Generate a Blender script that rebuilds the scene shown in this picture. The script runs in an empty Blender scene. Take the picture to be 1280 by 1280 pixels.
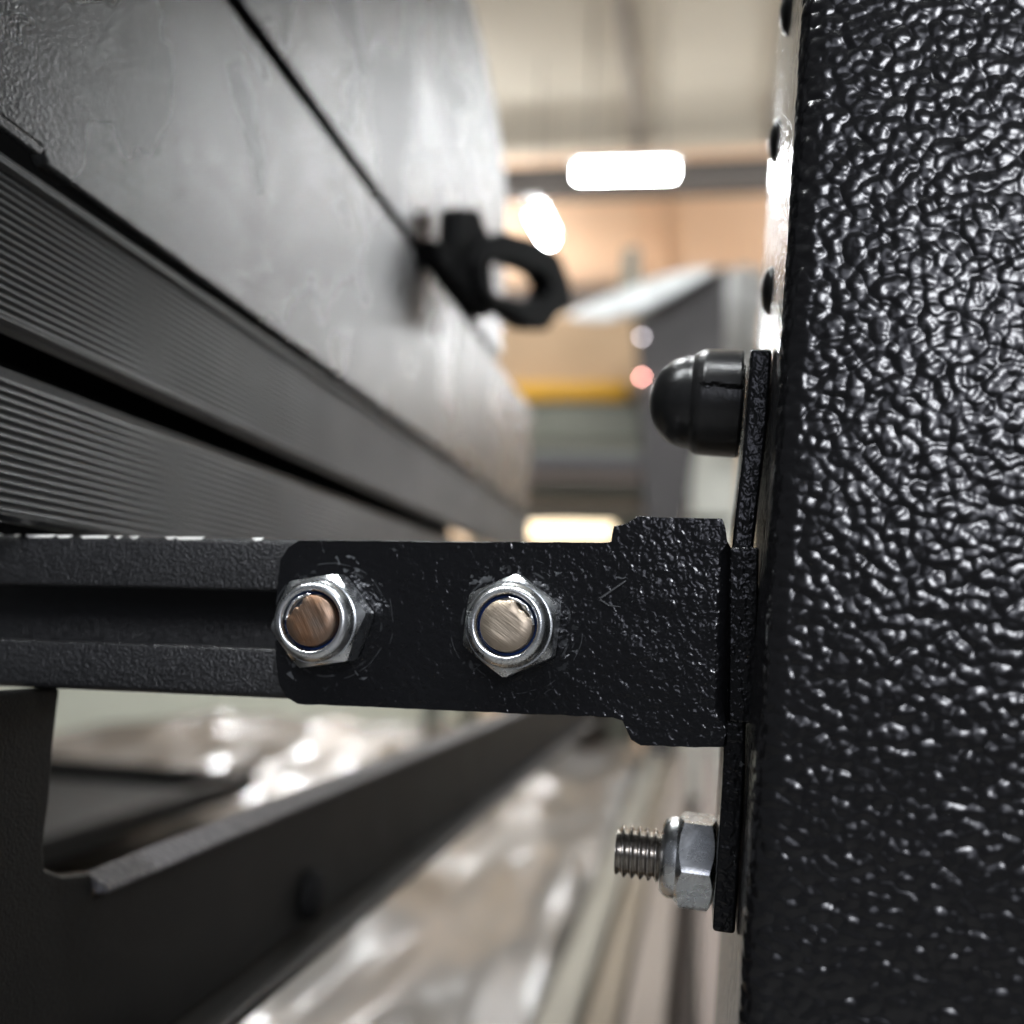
import bpy, bmesh, math, random
from mathutils import Vector, Matrix, noise

random.seed(7)
S = bpy.context.scene
COL = S.collection

# ------------------------------------------------------------------ camera
EYE = Vector((0.0, 0.0, 1.10))           # metres, floor is z = 0
FPX, CX, CY = 1280.0, 640.0, 640.0       # focal length in photo pixels
VPU, VPV, ROLL = 876.0, 795.0, math.radians(1.2)   # where the +Y axis vanishes
yc = Vector(((VPU - CX) / FPX, -(VPV - CY) / FPX, 1.0)).normalized()
zc = Vector((math.sin(ROLL), math.cos(ROLL), 0.0))
zc = (zc - yc * zc.dot(yc)).normalized()
# camera frame here is (right, up, forward): left handed, so X = Z x Y
xc = zc.cross(yc).normalized()
if xc.x < 0: xc = -xc
CR = Vector((xc.x, yc.x, zc.x)); CU = Vector((xc.y, yc.y, zc.y)); CF = Vector((xc.z, yc.z, zc.z))
cam_d = bpy.data.cameras.new('camera'); cam = bpy.data.objects.new('camera', cam_d); COL.objects.link(cam)
cam.matrix_world = Matrix(((CR.x, CU.x, -CF.x, EYE.x), (CR.y, CU.y, -CF.y, EYE.y), (CR.z, CU.z, -CF.z, EYE.z), (0, 0, 0, 1)))
cam_d.sensor_width = 36; cam_d.lens = 36; cam_d.clip_start = 0.01; cam_d.clip_end = 100
cam_d.dof.use_dof = True; cam_d.dof.focus_distance = 0.145; cam_d.dof.aperture_fstop = 10.5
S.camera = cam

# ------------------------------------------------------------------ world, lamps, exposure
W = bpy.data.worlds.new('World'); S.world = W; W.use_nodes = True
bg = W.node_tree.nodes['Background']; bg.inputs[0].default_value = (0.86, 0.90, 1.0, 1); bg.inputs[1].default_value = 0.08
S.view_settings.view_transform = 'Standard'; S.view_settings.look = 'None'
S.view_settings.exposure = 0.30; S.view_settings.gamma = 1.0
S.render.engine = 'CYCLES'
S.cycles.use_denoising = True
S.cycles.max_bounces = 6; S.cycles.diffuse_bounces = 3; S.cycles.glossy_bounces = 4
S.cycles.sample_clamp_indirect = 6.0

def area(name, loc, target, sx, sy, power, color):
    d = bpy.data.lights.new(name, 'AREA'); d.shape = 'RECTANGLE'; d.size = sx; d.size_y = sy
    d.energy = power; d.color = color
    o = bpy.data.objects.new(name, d); COL.objects.link(o); o.location = loc
    o.rotation_euler = (Vector(target) - Vector(loc)).to_track_quat('-Z', 'Y').to_euler()
    return o
# daylight from the open hall door behind the photographer
area('door_daylight', EYE + Vector((1.05, -3.05, 1.05)), EYE + Vector((0.03, 0.15, 0.05)), 2.0, 1.5, 15, (0.80, 0.83, 1.0))
area('flood_lamp', EYE + Vector((1.03, -3.0, 1.06)), EYE + Vector((0.03, 0.15, 0.05)), 0.62, 0.52, 29, (0.93, 0.95, 1.0))

# ------------------------------------------------------------------ helpers
def ray(u, v): return CR * ((u - CX) / FPX) + CU * (-(v - CY) / FPX) + CF
def py(u, v, Y):
    r = ray(u, v); return EYE + r * (Y / r.y)
def px(u, v, X):
    r = ray(u, v); return EYE + r * (X / r.x)
def pz(u, v, Z):                            # Z relative to the eye
    r = ray(u, v); return EYE + r * (Z / r.z)

def mesh_obj(name, verts, faces, mat, parent=None, smooth=False):
    me = bpy.data.meshes.new(name); me.from_pydata([tuple(v) for v in verts], [], faces); me.validate()
    bm = bmesh.new(); bm.from_mesh(me); bmesh.ops.recalc_face_normals(bm, faces=bm.faces); bm.to_mesh(me); bm.free()
    if smooth: me.polygons.foreach_set('use_smooth', [True] * len(me.polygons))
    me.materials.append(mat)
    o = bpy.data.objects.new(name, me); COL.objects.link(o)
    if parent:
        o.parent = parent; o.matrix_parent_inverse = parent.matrix_world.inverted()
    return o
def bevel(o, w, seg=3, ang=35):
    m = o.modifiers.new('bevel', 'BEVEL'); m.width = w; m.segments = seg; m.limit_method = 'ANGLE'; m.angle_limit = math.radians(ang)
    o.data.polygons.foreach_set('use_smooth', [True] * len(o.data.polygons))
    w2 = o.modifiers.new('wn', 'WEIGHTED_NORMAL'); w2.keep_sharp = False
    return o
def tag(o, label, cat, group=None, kind=None):
    o['label'] = label
    if cat: o['category'] = cat
    if group: o['group'] = group
    if kind: o['kind'] = kind
    return o
def empty(name, loc, label, cat, group=None):
    o = bpy.data.objects.new(name, None); COL.objects.link(o); o.location = loc; o.empty_display_size = 0.01
    bpy.context.view_layer.update()
    o.matrix_world = Matrix.Translation(loc)
    return tag(o, label, cat, group)
BOXF = [(0,1,2,3),(7,6,5,4),(0,4,5,1),(1,5,6,2),(2,6,7,3),(3,7,4,0)]
def box(name, x0, x1, y0, y1, z0, z1, mat, parent=None, bev=0.0, seg=2):
    v = [(x0,y0,z0),(x1,y0,z0),(x1,y1,z0),(x0,y1,z0),(x0,y0,z1),(x1,y0,z1),(x1,y1,z1),(x0,y1,z1)]
    o = mesh_obj(name, v, BOXF, mat, parent)
    if bev: bevel(o, bev, seg)
    return o
def prism(name, pts, off, mat, parent=None, bev=0.0, seg=3):
    """polygon pts (3D) extruded by the vector off"""
    n = len(pts); v = [Vector(p) for p in pts] + [Vector(p) + off for p in pts]
    f = [tuple(range(n)), tuple(range(2*n-1, n-1, -1))] + [(i, (i+1) % n, n+(i+1) % n, n+i) for i in range(n)]
    o = mesh_obj(name, v, f, mat, parent)
    if bev: bevel(o, bev, seg)
    return o
def frame(origin, axis, up=Vector((0,0,1))):
    """matrix whose local +Z is axis"""
    z = Vector(axis).normalized(); x = up.cross(z)
    if x.length < 1e-6: x = Vector((1,0,0))
    x.normalize(); y = z.cross(x)
    return Matrix(((x.x,y.x,z.x,origin[0]),(x.y,y.y,z.y,origin[1]),(x.z,y.z,z.z,origin[2]),(0,0,0,1)))
def lathe(name, prof, M, mat, parent=None, n=64, rf=None, smooth=True, caps=True):
    """profile of (r, h) pairs turned round local Z; rf(theta, r, h) may change the radius"""
    v = []; f = []; k = len(prof)
    for i in range(n):
        t = 2*math.pi*i/n
        for (r, h) in prof:
            rr = rf(t, r, h) if rf else r
            hh = h
            if isinstance(rr, tuple): rr, hh = rr
            v.append(M @ Vector((rr*math.cos(t), rr*math.sin(t), hh)))
    for i in range(n):
        j = (i+1) % n
        for a in range(k-1): f.append((i*k+a, j*k+a, j*k+a+1, i*k+a+1))
    if caps:
        if prof[0][0] > 1e-6: f.append(tuple(i*k for i in range(n)))
        if prof[-1][0] > 1e-6: f.append(tuple(i*k+k-1 for i in range(n-1, -1, -1)))
    o = mesh_obj(name, v, f, mat, parent, smooth)
    return o
def sharp(o, ang=35):
    bm = bmesh.new(); bm.from_mesh(o.data)
    for e in bm.edges:
        if len(e.link_faces) == 2 and e.calc_face_angle(0) > math.radians(ang): e.smooth = False
    bm.to_mesh(o.data); bm.free(); return o

# ------------------------------------------------------------------ materials
class NT:
    def __init__(s, name):
        s.m = bpy.data.materials.new(name); s.m.use_nodes = True; s.t = s.m.node_tree; s.n = s.t.nodes
        s.b = s.n['Principled BSDF']; s.co = None
    def node(s, typ, **kw):
        nd = s.n.new(typ)
        for k, v in kw.items():
            if k in nd.inputs: 
                if hasattr(v, 'is_linked') or isinstance(v, bpy.types.NodeSocket): s.t.links.new(v, nd.inputs[k])
                else: nd.inputs[k].default_value = v
            else: setattr(nd, k, v)
        return nd
    def coord(s):
        if s.co is None: s.co = s.node('ShaderNodeTexCoord').outputs['Object']
        return s.co
    def noise(s, scale, detail=2.0, rough=0.5, dist=0.0, vec=None):
        nd = s.node('ShaderNodeTexNoise', Scale=scale, Detail=detail, Roughness=rough, Distortion=dist)
        s.t.links.new(vec or s.coord(), nd.inputs['Vector']); return nd.outputs['Fac']
    def vor(s, scale, feature='SMOOTH_F1', smooth=0.6):
        nd = s.node('ShaderNodeTexVoronoi', feature=feature); nd.inputs['Scale'].default_value = scale
        if 'Smoothness' in nd.inputs: nd.inputs['Smoothness'].default_value = smooth
        s.t.links.new(s.coord(), nd.inputs['Vector']); return nd.outputs['Distance']
    def math(s, op, a, b=0.0, c=None):
        nd = s.node('ShaderNodeMath', operation=op)
        for i, x in enumerate((a, b, c)):
            if x is None: continue
            if isinstance(x, bpy.types.NodeSocket): s.t.links.new(x, nd.inputs[i])
            else: nd.inputs[i].default_value = x
        return nd.outputs[0]
    def ramp(s, fac, lo, hi, c0=(0,0,0,1), c1=(1,1,1,1)):
        nd = s.node('ShaderNodeValToRGB'); e = nd.color_ramp.elements
        e[0].position = lo; e[0].color = c0; e[1].position = hi; e[1].color = c1
        s.t.links.new(fac, nd.inputs[0]); return nd.outputs[0]
    def mix(s, fac, a, b):
        nd = s.node('ShaderNodeMix', data_type='RGBA')
        for sk, x in ((nd.inputs[0], fac), (nd.inputs[6], a), (nd.inputs[7], b)):
            if isinstance(x, bpy.types.NodeSocket): s.t.links.new(x, sk)
            else: sk.default_value = x
        return nd.outputs[2]
    def bump(s, h, dist, strength=1.0, into='Normal'):
        nd = s.node('ShaderNodeBump'); nd.inputs['Distance'].default_value = dist; nd.inputs['Strength'].default_value = strength
        s.t.links.new(h, nd.inputs['Height']); s.t.links.new(nd.outputs[0], s.b.inputs[into]); return nd
    def set(s, **kw):
        for k, v in kw.items():
            k = k.replace('_', ' ')
            if isinstance(v, bpy.types.NodeSocket): s.t.links.new(v, s.b.inputs[k])
            else: s.b.inputs[k].default_value = v
        return s
def c4(r, g, b): return (r, g, b, 1)

def mat_hammer():
    t = NT('hammered_black_paint')
    h1 = t.noise(700, 0.2, 0.4, 0.0); d = t.vor(640, smooth=0.5); h3 = t.noise(130, 0.0)
    h = t.math('ADD', t.math('MULTIPLY', h1, 0.62), t.math('MULTIPLY', t.math('MULTIPLY', d, d), -0.85))
    h = t.math('ADD', h, t.math('MULTIPLY', h3, 0.7))
    t.set(Base_Color=c4(.006,.006,.0065), Roughness=0.19, Specular_IOR_Level=0.55)
    t.bump(h, 0.00034); return t.m
def mat_strap():
    t = NT('lumpy_black_paint')
    h1 = t.noise(950, 1.2, 0.5, 0.3); h3 = t.noise(150, 1.0); h2 = t.noise(1500, 2.0)
    h = t.math('ADD', t.math('MULTIPLY', h1, 0.7), t.math('MULTIPLY', h3, 1.0))
    h = t.math('ADD', h, t.math('MULTIPLY', h2, 0.05))
    sc = t.ramp(t.noise(420, 4.0, 0.62, 0.8), 0.655, 0.70)
    sc2 = t.ramp(t.noise(70, 1.0), 0.50, 0.68)
    f = t.math('MULTIPLY', sc, sc2)
    for (u, v) in ((412, 776.5), (645, 782)):
        c = py(u, v, 0.150)
        nd = t.node('ShaderNodeVectorMath', operation='DISTANCE'); t.t.links.new(t.coord(), nd.inputs[0]); nd.inputs[1].default_value = c
        r = t.math('ADD', nd.outputs['Value'], t.math('MULTIPLY', t.noise(110, 2.0), 0.0016))
        for (rad, w, th) in ((.0098, .00010, .55), (.0108, .00007, .58), (.0090, .00016, .56)):
            g = t.math('LESS_THAN', t.math('ABSOLUTE', t.math('SUBTRACT', r, rad)), w)
            g = t.math('MULTIPLY', g, t.ramp(t.noise(120+rad*9000, 2.0), th, th+.05))
            f = t.math('MAXIMUM', f, t.math('MULTIPLY', g, .3))
        k = t.math('MULTIPLY', t.math('LESS_THAN', nd.outputs['Value'], .0105), t.ramp(t.noise(640, 2.0, .5, .5), .60, .64))
        f = t.math('MAXIMUM', f, t.math('MULTIPLY', t.math('MULTIPLY', k, t.ramp(t.noise(150, 1.0), .48, .6)), .8))
    t.set(Base_Color=t.mix(f, c4(.005,.0052,.006), c4(.09,.095,.10)), Roughness=t.math('ADD', t.math('MULTIPLY', f, .3), 0.15), Specular_IOR_Level=0.5)
    t.bump(h, 0.00028); return t.m
def mat_powder(name, base, rough, scale, dist, spec=0.5, low=0.8):
    t = NT(name)
    h = t.math('ADD', t.noise(scale, 2.0, 0.6), t.math('MULTIPLY', t.noise(scale*0.3, 1.0), low))
    v = t.noise(35, 3.0)
    t.set(Base_Color=c4(*base), Roughness=t.math('ADD', t.math('MULTIPLY', v, .16), rough-.08), Specular_IOR_Level=spec)
    t.bump(h, dist); return t.m
def mat_plain(name, base, rough=0.6, var=0.12, scale=8.0, spec=0.4):
    t = NT(name)
    f = t.noise(scale, 4.0)
    a = c4(*[c*(1-var) for c in base]); b = c4(*[min(1, c*(1+var)) for c in base])
    t.set(Base_Color=t.mix(f, a, b), Roughness=rough, Specular_IOR_Level=spec); return t.m
def mat_zinc():
    t = NT('zinc_plated_steel')
    f = t.noise(420, 4.0, 0.6); g = t.noise(160, 2.0)
    t.set(Base_Color=t.mix(g, c4(.88,.86,.80), c4(.74,.80,.86)), Metallic=1.0, Roughness=t.math('ADD', t.math('MULTIPLY', f, .30), .13))
    t.bump(f, 0.00006); return t.m
def mat_sawn(name, ca, cb, ang):
    t = NT(name)
    m0 = t.node('ShaderNodeMapping'); m0.inputs['Rotation'].default_value = (0, ang, 0)
    t.t.links.new(t.coord(), m0.inputs['Vector'])
    mp = t.node('ShaderNodeMapping'); mp.inputs['Scale'].default_value = (1, 1, 0.10)
    t.t.links.new(m0.outputs[0], mp.inputs['Vector'])
    f = t.noise(900, 4.0, 0.65, 0.0, mp.outputs[0]); g = t.noise(330, 2.0, 0.5, 0.0, mp.outputs[0])
    t.set(Base_Color=t.mix(t.ramp(t.math('ADD', t.math('MULTIPLY', g, .6), t.math('MULTIPLY', t.noise(420, 2.0, .6), .4)), .38, .62), c4(*ca), c4(*cb)), Metallic=0.9, Roughness=t.math('ADD', t.math('MULTIPLY', f, .3), .30))
    t.bump(f, 0.00014); return t.m
def mat_film(name, base, base2, rough=0.1):
    t = NT(name)
    mp = t.node('ShaderNodeMapping'); mp.inputs['Scale'].default_value = (1, 0.32, 1); t.t.links.new(t.coord(), mp.inputs['Vector'])
    h = t.math('ADD', t.noise(7, 0.5, 0.4, 0.5, mp.outputs[0]), t.math('MULTIPLY', t.noise(17, 0.0, 0.5, 0.3, mp.outputs[0]), 0.30))
    g = t.noise(2.4, 1.0, 0.5, 0.0, mp.outputs[0])
    t.set(Base_Color=t.mix(t.ramp(g, .35, .65), c4(*base), c4(*base2)), Roughness=.45, Coat_Weight=0.38, Coat_Roughness=rough)
    b = t.bump(h, 0.05); t.t.links.new(b.outputs[0], t.b.inputs['Coat Normal']); return t.m
def mat_emit(name, col, strength):
    t = NT(name); t.set(Base_Color=c4(.8,.8,.8), Emission_Color=c4(*col), Emission_Strength=strength); return t.m

HAMMER = mat_hammer(); STRAP = mat_strap()
POWDER = mat_powder('fine_black_powder_coat', (.010,.0104,.0112), .30, 2300, 0.00030, .8, .2)
SLAT = mat_powder('ribbed_black_aluminium', (.018,.0198,.0212), .42, 2200, 0.00006, .7)
def mat_sheet():
    t = NT('semi_gloss_black_sheet')
    h = t.math('ADD', t.noise(1700, 1.5, 0.5), t.math('MULTIPLY', t.noise(260, 1.0), 0.2))
    cl = t.noise(22, 3.0, .6, .6); sp = t.noise(90, 2.0)
    r = t.math('ADD', t.math('MULTIPLY', t.ramp(cl, .3, .7), .17), t.math('ADD', .16, t.math('MULTIPLY', sp, .06)))
    t.set(Base_Color=t.mix(t.ramp(cl, .45, .8), c4(.008,.009,.0105), c4(.016,.017,.018)), Roughness=r, Specular_IOR_Level=.5)
    t.bump(h, 0.00017); return t.m
SHEET = mat_sheet()
FRAMEM = mat_powder('matt_black_frame_paint', (.006,.0057,.005), .46, 2000, 0.00018, .2, .3)
RUBBER = mat_plain('black_rubber', (.008,.008,.008), .9, .1, 8, .15)
PLASTIC = mat_powder('black_moulded_plastic', (.011,.011,.011), .30, 700, 0.00006)
MATTE = mat_plain('matt_black_rubbery_plastic', (.006,.006,.006), .75, .1, 40, .12)
ZINC = mat_zinc()
THREAD = mat_plain('dull_thread_steel', (.55,.52,.48), .22, .15, 500); THREAD.node_tree.nodes['Principled BSDF'].inputs['Metallic'].default_value = 1
SAWN_B = mat_sawn('sawn_rusty_steel', (.30,.17,.10), (.25,.20,.16), 0.52)
SAWN_P = mat_sawn('sawn_pale_steel', (.50,.42,.33), (.40,.33,.25), 0.96)
LIPM = mat_powder('lit_grey_lip_paint', (.075,.072,.076), .40, 700, 0.0009)  # lip colour lightened to stand for the light along its edge
SCR = mat_plain('grey_scratched_paint', (.05,.052,.055), .6, .3, 900)
GLINT = mat_plain('pale_edge_glint', (.85,.84,.80), .5, .05, 900)  # pale colour standing in for glints on the rail edge
NYLON = mat_plain('blue_nylon', (.006,.024,.10), .3)

# ------------------------------------------------------------------ the hall (setting)
M_CEIL = mat_plain('ceiling_greige', (.60,.54,.44), .8, .06, 1.5)
M_CEIL2 = mat_plain('ceiling_warm_light_tint', (.86,.60,.41), .8, .06, 1.5)  # warmer light of the far bay put into its base colour
M_WALL = mat_plain('far_wall_ochre', (.58,.42,.28), .8, .15, 1.0)
M_FLOOR = mat_plain('hall_floor_concrete', (.17,.165,.16), .5, .2, 3)
M_STEEL = mat_plain('brown_grey_steel', (.11,.095,.085), .6, .1, 4)
M_PUR = mat_plain('purlin_brown_grey', (.30,.26,.22), .7, .1, 4)
CE = EYE.z + 3.5
tag(box('floor', -6, 4, -4, 12, -0.1, 0.0, M_FLOOR), 'brownish concrete floor of the hall', None, kind='structure')
ceil = tag(box('ceiling', -6, 2.5, 2.2, 7.18, CE, CE+.06, M_CEIL), 'greige sheet ceiling of the hall before the dark beam', None, kind='structure')
ceil2 = tag(box('ceiling', -6, 2.5, 7.184, 10.0, CE, CE+.06, M_CEIL2), 'ceiling bay beyond the dark beam with warm light put into its peach colour', None, kind='structure')
tag(box('wall', -6, 2.5, 10.01, 10.2, 0.0, CE+.06, M_WALL), 'ochre far wall of the hall', None, kind='structure')
for x in (-4.1, -2.3, -0.50, 0.42, 1.34, 2.3):
    box('purlin', x-.035, x+.035, 2.2, 7.02, CE-.09, CE-.002, M_PUR, ceil, .008)
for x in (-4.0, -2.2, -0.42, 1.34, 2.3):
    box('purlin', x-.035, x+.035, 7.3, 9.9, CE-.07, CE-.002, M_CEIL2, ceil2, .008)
sw = tag(box('wall', 2.6, 2.7, .8, 9.9, 0.0, EYE.z+1.95, mat_plain('added_wall_grey', (.70,.73,.74), .7, .1, 2)), 'added unseen grey wall for the slats to reflect', None, kind='structure')  # unseen wall added to give the slats something pale to reflect
box('added_dark_band', 2.58, 2.597, .8, 9.9, 0.0, EYE.z+.98, mat_plain('added_band_dark', (.10,.10,.105), .7, .1, 2), sw)  # dark lower band added so the lower slat reflects less
def roof_beam(y, zt, h, lab, tilt):
    e = empty('roof_beam', Vector((0, y, zt)), lab, 'beam')
    def bar(nm, y0, y1, z0, z1):
        v = []
        for (xx, s) in ((-6, -6*tilt), (2.5, 2.5*tilt)):
            v += [(xx,y0,z0+s),(xx,y1,z0+s),(xx,y1,z1+s),(xx,y0,z1+s)]
        o = mesh_obj(nm, v, [(0,1,2,3),(7,6,5,4),(0,4,5,1),(1,5,6,2),(2,6,7,3),(3,7,4,0)], M_STEEL, e); bevel(o, .006); return o
    bar('flange', y-.07, y+.07, zt-.015, zt); bar('web', y-.012, y+.012, zt-h+.014, zt-.016); bar('flange', y-.07, y+.07, zt-h, zt-h+.013)
roof_beam(7.14, CE-.125, .22, 'dark steel beam crossing under the ceiling above the lit tubes', 0.0)
roof_beam(9.90, CE-.10, .22, 'dark steel beam along the top of the ochre wall', 0.0)

M_BAT = mat_plain('white_batten', (.75,.75,.73), .5, .03)
def tube_light(p, q, lab, strength, col=(.95, .98, 1.0), r=.034, group=None, hang=True, bw=.05):
    p = Vector(p); q = Vector(q); c = (p+q)/2
    e = empty('tube_light', c, lab, 'light', group)
    L = (q-p).length; M = frame(p, q-p)
    lathe('tube', [(0,0),(r*.8,0),(r,r*.3),(r,L-r*.3),(r*.8,L),(0,L)], M, mat_emit('tube_glow', col, strength), e, 14)
    d = (q-p).normalized(); w = Vector((0,0,1)).cross(d).normalized()
    if hang:
        z0 = r*1.1
        v = [pp + w*sx*bw + Vector((0,0,zz)) for pp in (p-d*.03, q+d*.03) for (sx, zz) in ((-1, z0), (1, z0), (.6, z0+.03), (-.6, z0+.03))]
        mesh_obj('batten', v, [(0,1,2,3),(7,6,5,4),(0,4,5,1),(1,5,6,2),(2,6,7,3),(3,7,4,0)], M_BAT, e)
    for s in (0, 1):
        M2 = frame(p if s == 0 else q, (q-p) * (-1 if s == 0 else 1))
        lathe('end_cap', [(0,.001),(r*1.1,.001),(r*1.1,.03),(r*.9,.035),(0,.035)], M2, M_STEEL, e, 12)
        if hang:
            h = p.lerp(q, .12 + .76*s)
            lathe('hanger', [(.004,0),(.004, CE-h.z-r*1.15-.031)], frame(h + Vector((0,0,r*1.15+.031)), (0,0,1), Vector((0,1,0))), M_STEEL, e, 8)
    return e
ZT = 2.5
G = 'tube lights hung under the hall ceiling'
a = pz(722, 217, ZT); b = pz(842, 206, ZT); b.y = a.y + .02
tube_light(a, b, 'white glowing tube hanging crosswise just below the dark roof beam', 80, group=G)
a = pz(667, 262, ZT); b = pz(686, 300, ZT)
tube_light(a, b, 'white glowing tube hanging lengthwise beside the black handle', 80, group=G)
rows = [(1.35, 4.6, .5, 160), (0.9, 5.6, .5, 85), (1.8, 8.0, .6, 150), (-2.2, 5.0, .6, 217), (-1.5, 1.9, 1.2, 163), (-2.6, 8.4, .6, 560), (1.4, 8.9, .6, 150), (-1.7, -.6, 1.2, 163), (.0, -.6, 1.2, 163)]
for (x, y, dx, st) in rows:
    tube_light((x, y, EYE.z+ZT), (x+dx, y, EYE.z+ZT), 'white glowing tube in a row under the ceiling purlins', st, group=G, bw=.05 if y < 6 else .02)
# rack and goods seen through the gap
def pbox(name, u0, u1, v0, v1, Y, depth, mat, parent=None, bev=.01):
    A = py(u0, v1, Y); B = py(u1, v0, Y)
    return box(name, A.x, B.x, Y, Y+depth, A.z, B.z, mat, parent, bev)
Y0 = 3.0
rk = empty('storage_rack', Vector((py(740,640,Y0).x, Y0, 0)), 'storage rack with a yellow front beam carrying grey bundles', 'rack')
M_YEL = mat_plain('yellow_paint', (.58,.29,.004), .5, .1, 5)
M_RKG = mat_plain('grey_green_paint', (.15,.15,.12), .6, .1, 5)
pbox('beam', 520, 783, 477, 499, Y0-.02, .05, M_YEL, rk, .006)
zs = py(700, 500, Y0).z
xl = py(520, 640, Y0).x; xr = py(783, 640, Y0).x
for x in (xl, xr-.05):
    for y in (Y0+.2, Y0+.75):
        box('upright', x, x+.05, y, y+.05, 0, zs+.55, M_RKG, rk, .004)
box('shelf', xl, xr, Y0+.031, Y0+.80, zs+.0, zs+.03, M_RKG, rk, .003)
zl = py(700, 641, Y0-.3).z
box('shelf', xl, xr+.3, Y0-.30, Y0-.14, zl-.008, zl, M_RKG, rk, .003)
M_CARD = mat_plain('cardboard', (.40,.27,.16), .8, .12, 5)
A = py(600, 472, Y0+.03); B = py(806, 398, Y0+.03)
cb = empty('cardboard_box', Vector(((A.x+B.x)/2, Y0+.3, zs+.03)), 'brown cardboard box standing on the shelf above the yellow beam', 'box')
box('carton', A.x, B.x, Y0+.03, Y0+.5, zs+.031, B.z, M_CARD, cb, .006)
box('flap', A.x+.01, B.x-.01, Y0+.035, Y0+.26, B.z+.001, B.z+.006, M_CARD, cb, .001)
box('flap', A.x+.01, B.x-.01, Y0+.265, Y0+.495, B.z+.001, B.z+.006, M_CARD, cb, .001)
bands = [(624, 640, (.12,.085,.055), 'brown'), (607, 623.5, (.035,.033,.018), 'dark olive'), (586, 606.5, (.12,.092,.075), 'brownish grey'),
         (568, 585.5, (.10,.10,.105), 'slate grey'), (545, 567.5, (.20,.195,.15), 'pale grey green'), (506, 544.5, (.125,.125,.095), 'grey green')]
for (v0, v1, c, nm) in bands:
    z1 = py(760, v0, Y0-.28).z; z0 = py(760, v1, Y0-.28).z
    e = empty('profile_bundle', Vector(((xl+xr)/2, Y0, z0)), '%s bundle of flat profiles lying in the stack under the yellow beam' % nm, 'bundle', 'bundles stacked in the rack')
    m = mat_plain(nm.replace(' ', '_')+'_profiles', c, .55, .15, 12)
    k = 3; hh = (z1-z0)/k
    for i in range(k):
        j = random.uniform(-.012, .012)
        box('profile', xl+.06, py(862, 560, Y0-.28).x + j*2, Y0-.28+j, Y0-.15+j, z0+i*hh+.0005, z0+(i+1)*hh-.0005, m, e, .003)
# a second pair of feet carries the overhanging end
# white column
cA = py(861, 600, 3.3); cB = py(925, 600, 3.3)
col = empty('column', Vector(((cA.x+cB.x)/2, 3.38, 0)), 'white painted square column behind the black dome cap', 'column')
M_COLU = mat_plain('column_white', (.74,.73,.64), .7, .04, 4)
box('shaft', cA.x, cB.x, 3.3, 3.3+.16, .012, py(900, 470, 3.3).z, M_COLU, col, .01)
box('base_plate', cA.x-.05, cB.x+.05, 3.24, 3.52, 0.0, .012, M_COLU, col, .003)
box('cap_plate', cA.x-.02, cB.x+.02, 3.28, 3.48, py(900, 470, 3.3).z, py(900, 470, 3.3).z+.02, M_COLU, col, .003)
# grey machine hood with a white film over its sloping top
YM = 2.62
M_HOOD = mat_plain('hood_grey', (.05,.045,.043), .6, .1, 6)
hp = [(790,400),(835,372),(880,344),(905,334),(905,1020),(812,1020),(806,480),(790,440)]
hood = empty('machine_hood', Vector((py(850,600,YM).x, YM, 0)), 'dark grey machine hood with sloping top beside the white column', 'machine')
foot = Vector((0, .02, 0))
hpts = [py(u, v, YM+.02) for u, v in [(792,402),(835,374),(880,346),(908,330),(908,500),(868,560),(850,700),(806,700),(800,480)]]
prism('panel', hpts, Vector((0,.10,0)), M_HOOD, hood, .006)
bx0 = py(812, 690, YM+.02); bx1 = py(848, 690, YM+.02)
box('stand', bx0.x, bx1.x, YM+.03, YM+.11, 0, bx0.z, M_HOOD, hood, .004)
for (u, v, cc, st, nm) in ((802,470,(1.0,.42,.36),34,'red glowing dot'), (802,420,(.82,.75,.80),14,'pale glowing dot')):  # two small emissive dots on the hood
    p = py(u, v, YM+.005)
    o = lathe('glow_dot', [(0,0),(.0042,0),(.0042,.003),(.003,.006),(0,.007)], frame(p + Vector((0,.012,0)), (0,-1,0)), mat_emit('dot_glow', cc, st), hood, 14)
    o['label'] = nm
# draped film
fb = []
M_FILMW = mat_film('white_film_sheet', (.46,.48,.47), (.56,.57,.56), .35)
up = [(712,392),(740,378),(775,362),(815,348),(855,338),(893,333)]
dn = [(712,398),(745,403),(785,400),(822,385),(858,362),(893,339)]
vs = []; fs = []
for i in range(6):
    for k in range(5):
        t = k/4; u = up[i][0]; v = up[i][1]*(1-t)+dn[i][1]*t
        vs.append(py(u, v, YM - .03 + .12*(1-t) - .05*math.sin(math.pi*t)))
for i in range(5):
    for k in range(4): fs.append((i*5+k, (i+1)*5+k, (i+1)*5+k+1, i*5+k+1))
fo = mesh_obj('plastic_film', vs, fs, M_FILMW, None, True)
sm = fo.modifiers.new('sub', 'SUBSURF'); sm.levels = 1; sm.render_levels = 2
so = fo.modifiers.new('solid', 'SOLIDIFY'); so.thickness = .003
tag(fo, 'white plastic film sagging over the sloping top of the grey machine hood', 'plastic film')
# film hanging by the column
fo2v = []; fo2f = []
for i in range(9):
    for k in range(7):
        p = py(908 + i*6 - k*2, 335 + k*38, 3.18); p.y += .03*math.sin(i*1.3 + k*.5)
        fo2v.append(p)
for i in range(8):
    for k in range(6): fo2f.append((i*7+k, (i+1)*7+k, (i+1)*7+k+1, i*7+k+1))
fo2 = mesh_obj('plastic_film', fo2v, fo2f, mat_film('grey_film_sheet', (.24,.23,.21), (.42,.42,.41), .3), None, True)
so = fo2.modifiers.new('solid', 'SOLIDIFY'); so.thickness = .003
tag(fo2, 'rumpled grey plastic film hanging down before the white column', 'plastic film')
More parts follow.
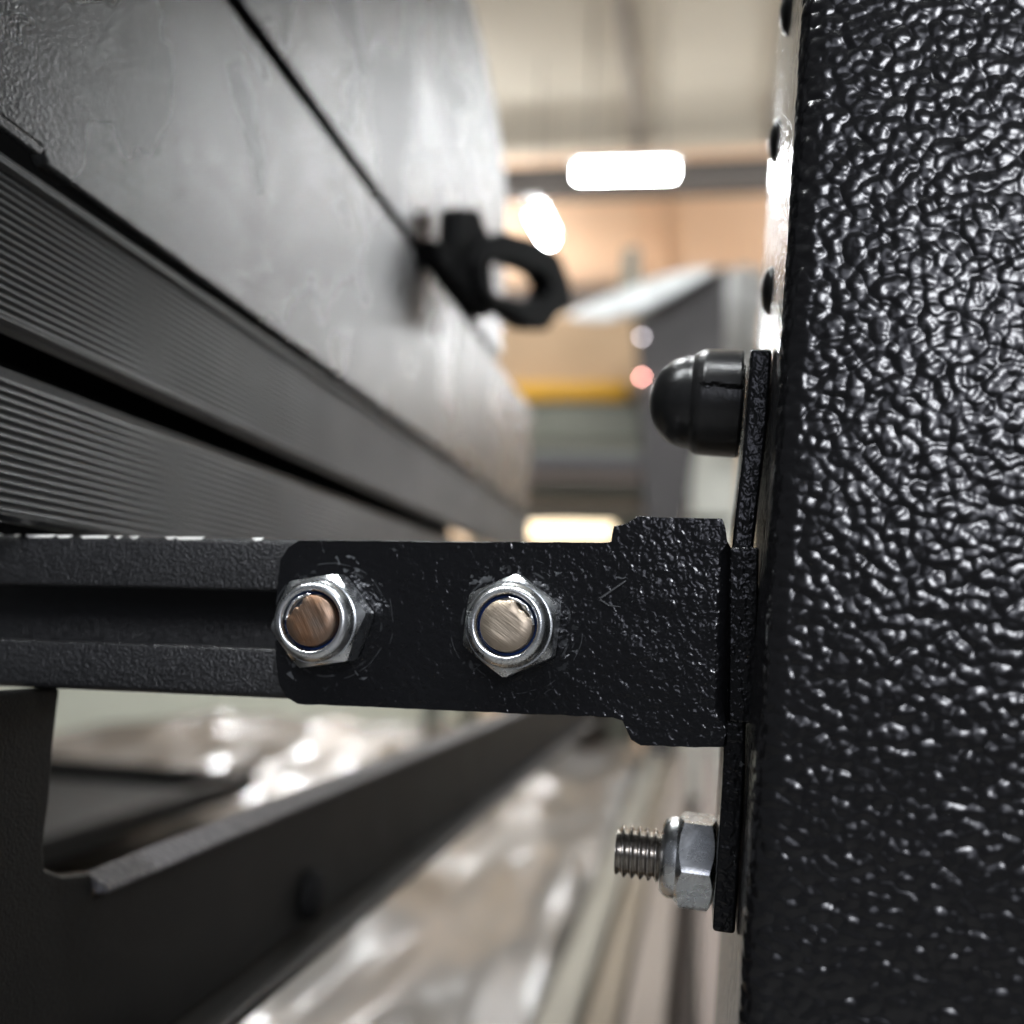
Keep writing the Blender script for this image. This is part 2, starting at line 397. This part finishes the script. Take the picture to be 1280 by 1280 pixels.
# glowing tube added to make the warm bright patch low behind the rack
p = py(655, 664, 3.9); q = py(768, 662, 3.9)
tube_light(p, q, 'added warm glowing tube making a bright patch low behind the rack bundles', 2.6, (1.0,.80,.52), .032, None, False)
box('trestle', p.x-.05, q.x+.05, 3.86, 3.94, 0.62, p.z-.037, M_STEEL, None, .004)
tr = bpy.data.objects['trestle']
tag(tr, 'dark trestle top under the added warm glowing tube', 'trestle')
for x in (p.x, q.x-.03):
    box('leg', x, x+.03, 3.87, 3.93, 0, 0.62, M_STEEL, tr, .003)

# film wrapped stacks and boards below the bracket
def wrapped(name, x0, x1, y0, y1, ztop, mat, lab, amp=.012, nx=40, ny=90, sd=0.0):
    v = []; f = []
    for i in range(nx+1):
        for j in range(ny+1):
            x = x0+(x1-x0)*i/nx; y = y0+(y1-y0)*j/ny
            w = noise.noise(Vector((x*8+sd, y*2.2, sd)))*1.0 + .35*noise.noise(Vector((x*17, y*4+sd, 3)))
            edge = min(i, nx-i)/4.0; drop = max(0, 1-edge)**2*.03
            v.append((x, y, ztop + amp*w - drop))
    for i in range(nx):
        for j in range(ny): a = i*(ny+1)+j; f.append((a, a+ny+1, a+ny+2, a+1))
    e = empty(name, Vector(((x0+x1)/2, (y0+y1)/2, 0)), lab, 'stack', None)
    o = mesh_obj('film', v, f, mat, e, True)
    box('boards', x0+.004, x1-.004, y0+.004, y1-.004, .0, ztop-.06, M_CARD, e, .004)
    # film sides
    for nm, xs in (('film', x0), ('film', x1)):
        sv = []; sf = []
        for j in range(ny+1):
            y = y0+(y1-y0)*j/ny
            top = v[(0 if xs == x0 else nx)*(ny+1)+j][2]
            for k in range(5):
                sv.append((xs + .006*noise.noise(Vector((y*9, k*2.0, sd)))*(1 if k else 0), y, top - (top-.01)*k/4))
        for j in range(ny):
            for k in range(4): a = j*5+k; sf.append((a, a+5, a+6, a+1))
        mesh_obj(nm, sv, sf, mat, e, True)
    return e
ZB = EYE.z - .30
wrapped('wrapped_stack', -.66, -.125, .40, 2.75, ZB, mat_film('clear_film_on_taupe', (.052,.046,.038), (.105,.092,.078), .17), 'glossy film wrapped taupe stack lying below the hinge bar', .028)
wrapped('wrapped_stack', -1.75, -.72, .50, 3.3, ZB-.03, mat_film('clear_film_on_brown', (.035,.031,.024), (.09,.065,.043), .17), 'film wrapped brown stack seen between the slotted rail and the frame beam', .034, 40, 70, 5.0)
tr_ = empty('steel_tray', Vector((-.95, 1.4, ZB+.01)), 'black folded steel tray lying on the brown wrapped stack', 'tray')
box('floor_sheet', -1.35, -.74, 1.02, 1.62, ZB+.012, ZB+.016, FRAMEM, tr_, .001)
box('rim', -1.35, -.74, 1.00, 1.018, ZB+.010, ZB+.045, FRAMEM, tr_, .002); box('rim', -1.35, -.74, 1.622, 1.64, ZB+.010, ZB+.045, FRAMEM, tr_, .002)
box('rim', -.738, -.722, 1.00, 1.64, ZB+.010, ZB+.045, FRAMEM, tr_, .002)
M_PALE = mat_plain('pale_green_card', (.68,.68,.56), .7, .06, 3)
def carton(x0, x1, y0, y1, h, mat, lab):
    e = empty('carton', Vector(((x0+x1)/2, (y0+y1)/2, 0)), lab, 'carton')
    box('body', x0, x1, y0, y1, 0, h, mat, e, .006)
    box('flap', x0+.005, x1-.005, y0+.005, (y0+y1)/2-.003, h+.0005, h+.005, mat, e, .001)
    box('flap', x0+.005, x1-.005, (y0+y1)/2+.003, y1-.005, h+.0005, h+.005, mat, e, .001)
p0 = py(60, 900, 4.1); p1 = py(560, 868, 4.1)
carton(p0.x-.6, p1.x, 4.1, 4.8, EYE.z-.10, M_PALE, 'long pale green carton on the floor beyond the brown wrapped stack')
carton(-.16, .34, 3.62, 4.1, EYE.z-.14, M_PALE, 'square pale green carton on the floor beside the white column')
def board(x0, x1, y0, y1, h, c, lab):
    e = mat_plain('board_'+lab.split()[0], c, .55, .08, 6)
    o = box('board', x0, x1, y0, y1, 0, h, e, None, .004, 3)
    return tag(o, lab, 'board', 'boards standing on edge beside the wrapped stack')
board(-.118, -.090, .42, 2.9, ZB+.004, (.23,.21,.17), 'cream board standing on edge against the film wrapped stack')
board(-.086, -.060, .42, 2.9, ZB-.008, (.17,.135,.095), 'tan board standing on edge between two pale boards')
board(-.054, -.022, .42, 2.9, ZB+.002, (.22,.18,.15), 'pinkish board standing on edge under the threaded stud')
board(-.018, .000, .42, 2.4, ZB-.06, (.10,.08,.07), 'dark brown board standing on edge, lower than the others')
board(.004, .040, .42, 2.9, ZB+.004, (.19,.15,.13), 'rosy board standing on edge nearest the textured post')

# ------------------------------------------------------------------ left side panel with ribbed slats
XW = -0.110
pan = empty('side_panel', Vector((XW, .45, EYE.z-.03)), 'black side panel of ribbed slats and textured sheets with a loop handle', 'panel')
def zlev(u, v): return px(u, v, XW).z
def slat_ribbed(z0, z1, y0, y1, pitch, top_bead):
    n = max(4, round((z1-z0-.003)/pitch)); prof = []
    prof.append((XW-.004, z0)); prof.append((XW-.0008, z0)); prof.append((XW, z0+.0008))
    zz = z0+.0012; zt = z1-(.0028 if top_bead else .0012); p = (zt-zz)/n
    for i in range(n):
        b = zz+i*p
        prof += [(XW, b+p*.08), (XW+.0001, b+p*.28), (XW, b+p*.52), (XW-.00035, b+p*.68), (XW-.00035, b+p*.88)]
    if top_bead: prof += [(XW, zt), (XW+.0009, zt+.0006), (XW+.0010, zt+.0016), (XW+.0002, z1-.0003)]
    prof += [(XW-(.001 if top_bead else .0002), z1), (XW-.004, z1)]
    v = [(x, y0, z) for x, z in prof]+[(x, y1, z) for x, z in prof]; k = len(prof)
    f = [(i, (i+1) % k, k+(i+1) % k, k+i) for i in range(k)]+[tuple(range(k)), tuple(range(2*k-1, k-1, -1))]
    return mesh_obj('slat', v, f, SLAT, pan)
yn = .126
yf = px(662, 640, XW).y
yq = px(57, 197, XW).y
z_s2b = EYE.z + .0138; z_s2t = zlev(0, 457)
z_s1b = zlev(0, 403); z_s1t = zlev(0, 188)
z_p1b = zlev(0, 160); z_p1t = px(400, 152, XW).z
slat_ribbed(z_s2b, z_s2t, yn, yf, .00143, False)
slat_ribbed(z_s1b, z_s1t, yn, yf, .00143, True)
box('backing_strip', XW-.050, XW-.030, yn, yf-.002, z_s2t-.004, z_s1b+.004, RUBBER, pan)
box('backing_strip', XW-.050, XW-.030, yn, yf-.002, z_s1t-.004, z_p1b+.006, RUBBER, pan)
# textured sheet above, split by the dark line
zl1 = px(400, 150, XW).z; zl2 = zl1+.0045
sh = prism('sheet', [(XW-.001, yn, z_p1b+.0025), (XW-.001, yq, z_p1b+.0025), (XW-.001, yq+.002, z_p1b+.0), (XW-.001, yf, z_p1b), (XW-.001, yf, zl1), (XW-.001, yn, zl1)], Vector((-.003,0,0)), SHEET, pan, .0008)
lipb = prism('lip', [(XW-.0008, yn, z_p1b), (XW-.0008, yq-.002, z_p1b), (XW-.0008, yq-.0005, z_p1b+.002), (XW-.0008, yn, z_p1b+.002)], Vector((.0012,0,0)), SHEET, pan, .0004)
yu = px(636, 280, XW).y
pts = [(XW-.001, yn, zl2), (XW-.001, yu, zl2)]
ztop = px(570, 0, XW).z + .01
R = .16
for i in range(9):
    t = i/8*math.pi/2
    pts.append((XW-.001, yu-R*(1-math.cos(t)), ztop-.06+.075*math.sin(t)))
pts.append((XW-.001, yn, ztop+.015))
prism('sheet', pts, Vector((-.003,0,0)), SHEET, pan, .0008)
box('joint_seal', XW-.014, XW-.0045, yn, yu-.002, zl1-.006, zl2+.006, RUBBER, pan)
# back frame of the panel
box('back_frame', XW-.075, XW-.0505, yn+.004, yf-.004, z_s2b+.002, ztop-.05, RUBBER, pan, .002)
# handle: stub and rounded loop, standing out from the sheet
yb = px(548, 330, XW).y
def ph(u, v, off=.0):
    """photo point on the latch plane, which swings out a few degrees from the sheet"""
    r = ray(u, v); k = .22; x0 = XW+.002+off
    t = (x0 - k*yb) / (r.x - k*r.y); return EYE + r*t
def latch(name, pts, mat, parent, th, bev):
    return prism(name, [ph(u, v) for u, v in pts], Vector((th, -th*.2, 0)), mat, parent, bev)
hd = latch('handle', [(520,300),(545,318),(548,262),(578,262),(590,292),(594,330),(600,392),(585,400),(560,370),(530,335)], MATTE, pan, .008, .0015)
outer = [(575,300),(600,292),(645,303),(672,322),(684,352),(690,385),(668,396),(655,414),(636,412),(610,392),(585,385),(568,365),(562,330)]
inner = [(572,334),(582,326),(600,328),(630,336),(652,344),(660,356),(656,370),(645,377),(620,376),(592,370),(576,360),(570,348),(569,340)]
vs = []; fs = []
NO = 13
for o in (Vector((.0005, 0, 0)), Vector((.0125, -.001, 0))):
    vs += [ph(u, v)+o for u, v in outer]; vs += [ph(u, v)+o for u, v in inner]
for i in range(NO):
    j = (i+1) % NO
    fs += [(i, j, NO+j, NO+i), (2*NO+i, 3*NO+i, 3*NO+j, 2*NO+j), (i, 2*NO+i, 2*NO+j, j), (NO+i, NO+j, 3*NO+j, 3*NO+i)]
lo = mesh_obj('loop', vs, fs, MATTE, hd); bevel(lo, .002, 2)

# ------------------------------------------------------------------ black support frame with the receding beam
XB = -0.108
fr = empty('support_frame', Vector((XB-.03, .18, 0)), 'black steel frame with upright and receding folded beam below the slotted rail', 'frame')
def bx_(u, v, dx=0): 
    p = px(u, v, XB); p.x += dx; return p
E1 = bx_(120, 1092); zE = E1.z; yE = E1.y
F1 = bx_(215, 1280); zF = F1.z
yEnd = 1.05
web = [bx_(-50, 800), bx_(76, 800), bx_(74, 880), bx_(68, 930), bx_(63, 1000), bx_(55, 1060), bx_(58, 1086), bx_(80, 1094), Vector((XB, yE-.001, zE+.0005)),
       Vector((XB, yE, zE-.004)), Vector((XB, yEnd, zE-.004)), Vector((XB, yEnd, zF)), Vector((XB, .118, zF)), ]
ztw = py(40, 861.5, .1545).z
for q in range(2): web[q].z = ztw
web[0] = Vector((XB, .118, ztw)); web[1] = Vector((XB, bx_(76, 862).y, ztw)); del web[2]
prism('web', web, Vector((-.003, 0, 0)), FRAMEM, fr, .0008)
def tube_path(name, pts, r, mat, parent, n=12):
    v = []; f = []; k = len(pts)
    for i, p in enumerate(pts):
        d = (pts[min(i+1, k-1)]-pts[max(i-1, 0)]).normalized()
        s = Vector((0,0,1)).cross(d).normalized(); u = d.cross(s)
        for a in range(n):
            t = 2*math.pi*a/n; v.append(p + s*(r*math.cos(t)) + u*(r*math.sin(t)))
    for i in range(k-1):
        for a in range(n):
            b = (a+1) % n; f.append((i*n+a, i*n+b, (i+1)*n+b, (i+1)*n+a))
    f += [tuple(range(n)), tuple(range(k*n-1, (k-1)*n-1, -1))]
    return mesh_obj(name, v, f, mat, parent, True)
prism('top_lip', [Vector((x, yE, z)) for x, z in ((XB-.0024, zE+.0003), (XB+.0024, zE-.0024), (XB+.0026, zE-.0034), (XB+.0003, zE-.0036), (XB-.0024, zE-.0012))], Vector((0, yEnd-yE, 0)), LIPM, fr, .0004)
box('bottom_flange', XB-.002, XB+.007, .118, yEnd, zF-.0035, zF-.0003, FRAMEM, fr, .001)
tube_path('bottom_lip', [Vector((XB+.0075, .118+(yEnd-.118)*i/20, zF-.0025)) for i in range(21)], .0022, FRAMEM, fr)
pb = px(386, 1112, XB)
lathe('bolt_head', [(0,.0035),(.0045,.0033),(.0065,.0024),(.007,.001),(.007,0)], frame(Vector((XB+.0002, pb.y, zF+.0085)), (1,0,0)), RUBBER, fr, 20)
box('leg', XB-.028, XB-.0035, .120, .138, 0, ztw-.001, FRAMEM, fr, .002)
box('upright', XW-.074, XW-.051, .70, .725, zE+.001, z_s2b+.0015, FRAMEM, fr, .002)

# ------------------------------------------------------------------ slotted rail bolted to the hinge bar
YS = 0.150                                    # front face of the hinge bar
TS = 0.004                                    # its thickness
YR = YS+TS+.0002
pl = py(0, 668, YR); pr = py(350, 673, YR); ql = py(0, 858, YR); qr = py(345, 873, YR)
ax = ((pr-pl).normalized()+(qr-ql).normalized()).normalized()
upv = Vector((0,1,0)).cross(ax).normalized()
if upv.z < 0: upv = -upv
H = (pl-ql).length*.5+(pr-qr).length*.5
org = (pl+ql)/2
def rail_prof():
    h = H/2; s1 = h - H*.335; s2 = -h + H*.31; d = .022; t = .0018; r = .0011
    o = []
    def arc(cx, cy, a0, a1, rr, n=4):
        for i in range(n+1):
            a = math.radians(a0+(a1-a0)*i/n); o.append((cx+rr*math.cos(a), cy+rr*math.sin(a)))
    # (depth from the front, height); front at 0
    arc(r, h-r, 90, 180, r)                      # top front corner
    arc(.0006, s1+.0006, 180, 270, .0006)
    o.extend([(.002, s1), (.002, s1+.0022), (.0190, s1+.0022), (.0190, s2-.0022), (.002, s2-.0022), (.002, s2)])
    arc(.0006, s2-.0006, 90, 180, .0006)
    arc(r, -h+r, 180, 270, r)
    arc(d-r, -h+r, 270, 360, r); arc(d-r, h-r, 0, 90, r)
    return o
rp = rail_prof(); k = len(rp)
Lx0 = (-.150-org.x)/ax.x; Lx1 = (py(755, 780, YR)-org).dot(ax)
vs = [org + ax*Lx0 + Vector((0, d, 0)) + upv*h for d, h in rp] + [org + ax*Lx1 + Vector((0, d, 0)) + upv*h for d, h in rp]
fs = [(i, (i+1) % k, k+(i+1) % k, k+i) for i in range(k)] + [tuple(range(k)), tuple(range(2*k-1, k-1, -1))]
rl = mesh_obj('slotted_rail', vs, fs, POWDER, None, True); sharp(rl, 40)
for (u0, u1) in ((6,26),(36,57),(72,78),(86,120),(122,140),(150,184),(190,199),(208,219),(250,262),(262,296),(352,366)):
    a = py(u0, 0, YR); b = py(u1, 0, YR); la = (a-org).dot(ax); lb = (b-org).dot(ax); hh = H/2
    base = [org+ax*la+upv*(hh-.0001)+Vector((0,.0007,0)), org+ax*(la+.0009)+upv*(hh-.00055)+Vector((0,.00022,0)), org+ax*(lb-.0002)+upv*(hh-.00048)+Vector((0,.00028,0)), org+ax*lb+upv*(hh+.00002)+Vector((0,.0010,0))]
    prism('edge_glint', base, Vector((0,-.0001,.00012)), GLINT, rl)  # slivers shaped as highlights along the rail's top front edge
tag(rl, 'black powder coated slotted rail clamped behind the hinge bar', 'rail')

# ------------------------------------------------------------------ hinge bracket
br = empty('hinge_bracket', py(905, 800, YS), 'black lumpy painted hinge bar with lugs, welded to an upright plate', 'bracket')
outl = [(374,675),(560,677),(752,678),(764,677),(767,658),(783,654.5),(797,645),(850,647),(903,648.5),(907,660),(909,676),(914,684),
        (913,760),(911,840),(910,900),(908,915),(905,934),(860,934),(801,932),(789,925),(783,912),(778,901),(766,897),(600,890),(372,880),(358,872),(349,856),(345,830),(343,790),(346,735),(350,700),(360,684)]
def strap_mesh():
    pts = []; n = len(outl); bend = set()
    for i in range(n):
        (u0, v0), (u1, v1) = outl[i], outl[(i+1) % n]; L = math.hypot(u1-u0, v1-v0); m = max(1, int(L/9))
        for q in range(m):
            t = q/m; u = u0+(u1-u0)*t; v = v0+(v1-v0)*t; lump = 1.1 if q else .3
            if 11 <= i <= 14: bend.add(len(pts))
            pts.append(py(u+lump*noise.noise(Vector((u*.07, v*.07, 1))), v+lump*noise.noise(Vector((u*.07, v*.07, 9))), YS))
    o = prism('bar', pts, Vector((0, TS, 0)), STRAP, br)
    bm = bmesh.new(); bm.from_mesh(o.data); bm.verts.ensure_lookup_table()
    es = [e for e in bm.edges if all(v.index in bend for v in e.verts)]
    bmesh.ops.bevel(bm, geom=es, offset=.0022, segments=6, affect='EDGES', profile=.5)
    bm.to_mesh(o.data); bm.free()
    m = o.modifiers.new('bevel', 'BEVEL'); m.width = .0006; m.segments = 3; m.limit_method = 'ANGLE'; m.angle_limit = math.radians(60)
    o.data.polygons.foreach_set('use_smooth', [True]*len(o.data.polygons)); o.modifiers.new('wn', 'WEIGHTED_NORMAL')
    return o
strap_mesh()
for q in ([(747,748.5),(782,725),(783,726.5),(749,750)], [(747,748.5),(749,747.5),(762,756),(776,758),(776,759),(761,757.5)]):
    prism('scratch', [py(u, v, YS-.00012) for u, v in q], Vector((0, .0002, 0)), SCR, br)
tg = [(911,683.5),(949,684),(945,905),(910,903)]
prism('tongue', [py(u, v, YS+.0022) for u, v in tg], Vector((0, .0035, 0)), STRAP, br, .0004)

# ------------------------------------------------------------------ textured post
YP = 0.134
def left_u(v): return 1004 - .063*v
pa = py(left_u(0), 0, YP); pb_ = py(left_u(1270), 1270, YP)
pdir = (pa-pb_).normalized()                     # post axis (leans a little to the right)
pside = Vector((0,1,0)).cross(pdir).normalized()  # +X-ish across the post
if pside.x < 0: pside = -pside
# extend the axis to the floor and up
t0 = -(pb_.z)/pdir.z; foot = pb_+pdir*t0
Ltot = (EYE.z+.42)/pdir.z
post = empty('textured_post', foot, 'big black post with glossy hammered paint beside the hinge bracket', 'post')
RC = .0034; WP = .105; DP = .085
def rounded(w, d, r, n=7):
    o = []
    for (cx, cy, a0) in ((r, r, 180), (w-r, r, 270), (w-r, d-r, 0), (r, d-r, 90)):
        for i in range(n+1):
            a = math.radians(a0+90*i/n); o.append((cx+r*math.cos(a), cy+r*math.sin(a)))
    return o
ro = rounded(WP, DP, RC); k = len(ro)
vs = []
for s in (0.0015, Ltot):
    vs += [foot + pdir*s + pside*x + Vector((0, y, 0)) for x, y in ro]
fs = [(i, (i+1) % k, k+(i+1) % k, k+i) for i in range(k)] + [tuple(range(k)), tuple(range(2*k-1, k-1, -1))]
pm = mesh_obj('shaft', vs, fs, HAMMER, post, True); sharp(pm, 40)
fl = foot; box('foot_plate', fl.x-.03, fl.x+WP+.03, fl.y-.03, fl.y+DP+.03, 0.0, .006, HAMMER, post, .001)
def on_left(v, Y):
    """point of the post's left face at photo row v and depth Y"""
    q = py(left_u(v), v, YP); return q + Vector((0, Y-YP, 0)) + pdir*((Y-YP)*(795-v)/FPX)
for (v, Y) in ((172, .186), (362, .174), (8, .170)):
    lathe('dome_plug', [(0,.0018),(.0018,.0016),(.0032,.0011),(.0040,.0004),(.0042,-.0002)], frame(on_left(v, Y), -pside), PLASTIC, post, 28)

# upright plate of the bracket, slightly bowed off the post
YB0 = YS+.0026; YB1 = YB0+.025
def bp(v):   # left face point of post at the plate
    return on_left(v, YB0)
n = 24; vs = []; fs = []
TB = .0031
for i in range(n+1):
    v = 436+(1166-436)*i/n
    # match perspective: the plate's near edge lies at YB0
    g = .0002+.0010*max(0.0, math.sin(math.pi*min(1, max(0, (v-520)/(980-520)))))**1.5
    c = bp(v)
    for (dx, dy) in ((-g, 0), (-g-TB, 0), (-g-TB, YB1-YB0), (-g, YB1-YB0)): vs.append(c+pside*dx+Vector((0, dy, 0)))
for i in range(n):
    for a in range(4): b = (a+1) % 4; fs.append((i*4+a, i*4+b, (i+1)*4+b, (i+1)*4+a))
fs += [(0,1,2,3), (n*4+3, n*4+2, n*4+1, n*4)]
up_ = mesh_obj('upright_plate', vs, fs, STRAP, br); bevel(up_, .0005, 3, 50)

# ------------------------------------------------------------------ fasteners
def hexr(t, rot, af=.0130):
    a = (t-rot) % (math.pi/3) - math.pi/6
    return af/2/math.cos(a)
def nut(parent, M, rot, zoff=0.0, af=.0130):
    """hex body with chamfered corners plus the round collar of a lock nut; local +Z points away from the plate"""
    RI = af/2*.965
    prof = [(RI*.97, 0.0), ('o', 0.0006), ('o', 0.0026), ('o', .0046), (RI, .0057)]
    n = 96; v = []; f = []; k = len(prof)
    for i in range(n):
        t = 2*math.pi*i/n; R = hexr(t, rot, af); ex = max(0, R-af/2*.985)*.62
        for q, (r, h) in enumerate(prof):
            if r == 'o':
                hh = {1: .0001+ex, 2: .0027, 3: .0054-ex}[q]; v.append(M @ Vector((R*math.cos(t), R*math.sin(t), hh)))
            else: v.append(M @ Vector((r*math.cos(t), r*math.sin(t), h)))
    for i in range(n):
        j = (i+1) % n
        for a in range(k-1): f.append((i*k+a, j*k+a, j*k+a+1, i*k+a+1))
    f.append(tuple(i*k for i in range(n))); f.append(tuple(i*k+k-1 for i in range(n-1, -1, -1)))
    b = mesh_obj('nut', v, f, ZINC, parent, True); sharp(b, 22)
    col = lathe('collar', [(.0061,.0050),(.0061,.0060),(.00598,.0068),(.0056,.0075),(.0051,.00795),(.0047,.0080),(.00445,.0078),(.00432,.0073),(.00432,.0055)], M, ZINC, b, 72, caps=False)
    ny = lathe('nylon_insert', [(.00435,.0050),(.00432,.0062),(.0041,.0066),(.0039,.0064),(.0039,.0050)], M, NYLON, b, 64, caps=False)
    return b
def through_bolt(u, v, rot, sawn, lab, stick, chips):
    c = py(u, v, YS); M = frame(c + Vector((0, -.0001, 0)), (0,-1,0))
    e = empty('lock_nut_bolt', c, lab, 'bolt', 'bolts through the hinge bar')
    nut(e, M, rot)
    R0 = .00385
    def rf(t, r, h):
        if r > R0*.9 and h > stick-.0012:
            w = 0
            for (a, wd, dp) in chips:
                d = math.atan2(math.sin(t-a), math.cos(t-a))
                w = max(w, dp*math.exp(-(d/wd)**2)*(.75+.5*noise.noise(Vector((t*6, a, 0)))))
            return r*(1-w)
        return r*(1+.012*noise.noise(Vector((math.cos(t)*3, math.sin(t)*3, h*900))))
    prof = [(R0, -.006), (R0, stick-.0011), (R0*.985, stick-.0008), (R0*.97, stick-.0002), (R0*.94, stick), (R0*.5, stick+.00004), (0, stick)]
    lathe('bolt_end', prof, M, sawn, e, 72, rf)
    # a ragged sliver left by the saw
    n = 14; vs = []; fs = []
    a0 = chips[0][0]
    for i in range(n+1):
        a = a0-.75+1.5*i/n; rr = R0*(1.03); ri = R0*(.93-.05*abs(noise.noise(Vector((i*.7, a0, 2)))))
        hz = stick-.0003+.0005*abs(noise.noise(Vector((i*.9, 5, a0))))
        vs += [M @ Vector((rr*math.cos(a), rr*math.sin(a), stick-.0014)), M @ Vector((rr*math.cos(a), rr*math.sin(a), hz)), M @ Vector((ri*math.cos(a), ri*math.sin(a), hz-.0001)), M @ Vector((ri*math.cos(a), ri*math.sin(a), stick-.0014))]
    for i in range(n):
        for q in range(4): w = (q+1) % 4; fs.append((i*4+q, i*4+w, (i+1)*4+w, (i+1)*4+q))
    fs += [(0,1,2,3), (n*4+3, n*4+2, n*4+1, n*4)]
    mesh_obj('burr', vs, fs, ZINC, e, True)
    return e
# frame() for axis -Y: local x = up x z ; angles measured there
def img_angle(deg):   # picture angle (counter-clockwise from the right) to the local angle
    M = frame(Vector((0,0,0)), (0,-1,0)); lx = M @ Vector((1,0,0)) ; ly = M @ Vector((0,1,0))
    d = Vector((math.cos(math.radians(deg)), 0, math.sin(math.radians(deg))))
    return math.atan2(d.dot(ly), d.dot(lx))
through_bolt(412, 776.5, img_angle(10.5)+math.pi/6*0, SAWN_B, 'zinc lock nut round a rusty brown sawn bolt end, at the rounded bar end', .0080, [(img_angle(138), .42, .42), (img_angle(165), .2, .2)])
through_bolt(645, 782, img_angle(25), SAWN_P, 'zinc lock nut with blue insert round a pale sawn bolt end, mid bar', .0080, [(img_angle(45), .45, .26), (img_angle(95), .2, .12)])

# stud with exposed thread and lock nut on the upright plate
def plate_left(v, Y):
    c = on_left(v, YB0); return c + Vector((0, Y-YB0, 0)) + pdir*((Y-YB0)*(795-v)/FPX) - pside*(.0002+TB)
YC = YB0+.0125
c = plate_left(1079, YC)
M = frame(c-pside*.0001, -pside)
st = empty('threaded_stud', c, 'zinc lock nut on a bare threaded stud at the foot of the upright plate', 'bolt')
# corner towards the camera (-Y)
lx = M.to_3x3() @ Vector((1,0,0)); ly = M.to_3x3() @ Vector((0,1,0)); dcam = Vector((0,-1,-.05)).normalized()
nut(st, M, math.atan2(dcam.dot(ly), dcam.dot(lx)), af=.0128)
P = .00125; RM = .00400; RN = .00325; z0 = .0030; z1 = .01495; nth = 64; per = 12
nz = int((z1-z0)/P*per); vs = []; fs = []
for j in range(nz+1):
    z = z0+(z1-z0)*j/nz
    for i in range(nth):
        t = 2*math.pi*i/nth; ph = (z/P - i/nth) % 1.0
        w = abs(ph-.5)*2; w = min(1, max(0, (w-.08)/.84)); r = RN+(RM-RN)*w
        r *= 1-.10*max(0, (z-(z1-.0009))/.0009); r *= 1+.004*noise.noise(Vector((t*2, z*800, 0)))
        vs.append(M @ Vector((r*math.cos(t), r*math.sin(t), z)))
for j in range(nz):
    for i in range(nth): a = j*nth+i; b = j*nth+(i+1) % nth; fs.append((a, b, b+nth, a+nth))
fs += [tuple(range(nth)), tuple(range((nz+1)*nth-1, nz*nth-1, -1))]
mesh_obj('thread', vs, fs, THREAD, st, True)

# dome cap with a torn skirt
c = plate_left(508, YC)
M = frame(c-pside*.0001, -pside)
cap = empty('dome_cap', c, 'black plastic dome cap with a torn skirt at the top of the upright plate', 'cap')
lx = M.to_3x3() @ Vector((1,0,0)); ly = M.to_3x3() @ Vector((0,1,0))
def cam_ang(dy, dz):
    d = Vector((0, dy, dz)).normalized(); return math.atan2(d.dot(ly), d.dot(lx))
seam = cam_ang(-1, .16); topa = cam_ang(.25, 1)
sgn = 1 if math.atan2(math.sin(topa-seam), math.cos(topa-seam)) > 0 else -1
def rf(t, r, h):
    if h > .0070 or r < .007: return r
    d = (math.atan2(math.sin(t-seam), math.cos(t-seam)))*sgn
    tear = .06*noise.noise(Vector((h*900, 1.7, 0)))-.05*(1-h/.007)
    x = d-tear
    if 0 <= x < 1.55:
        k = min(1, x/.015)*(1-.6*x/1.55)
        return (r+.0005*k*(1.0 if h < .0066 else .5), h + (.0003 if h < .001 else 0)*k)
    if -.035 < x < 0: return r-.00035
    return r
prof = [(.0074,.0006),(.0083,.0004),(.00850,.0008)]
for i in range(14): prof.append((.0085-.0001*i/13, .0010+.0058*i/13))
prof += [(.00835,.0072),(.0079,.0080),(.00755,.0083)]
for i in range(15):
    t = i/14*math.pi/2; prof.append((.00745*math.cos(t), .0085+.0066*math.sin(t)))
cp = lathe('cap_shell', prof, M, PLASTIC, cap, 220, rf, caps=False); sharp(cp, 30)
lathe('inner_nut', [(.0,.0002),(.0066,.0002),(.0066,.0060),(0,.0060)], M, ZINC, cap, 24)
bpy.context.view_layer.update()
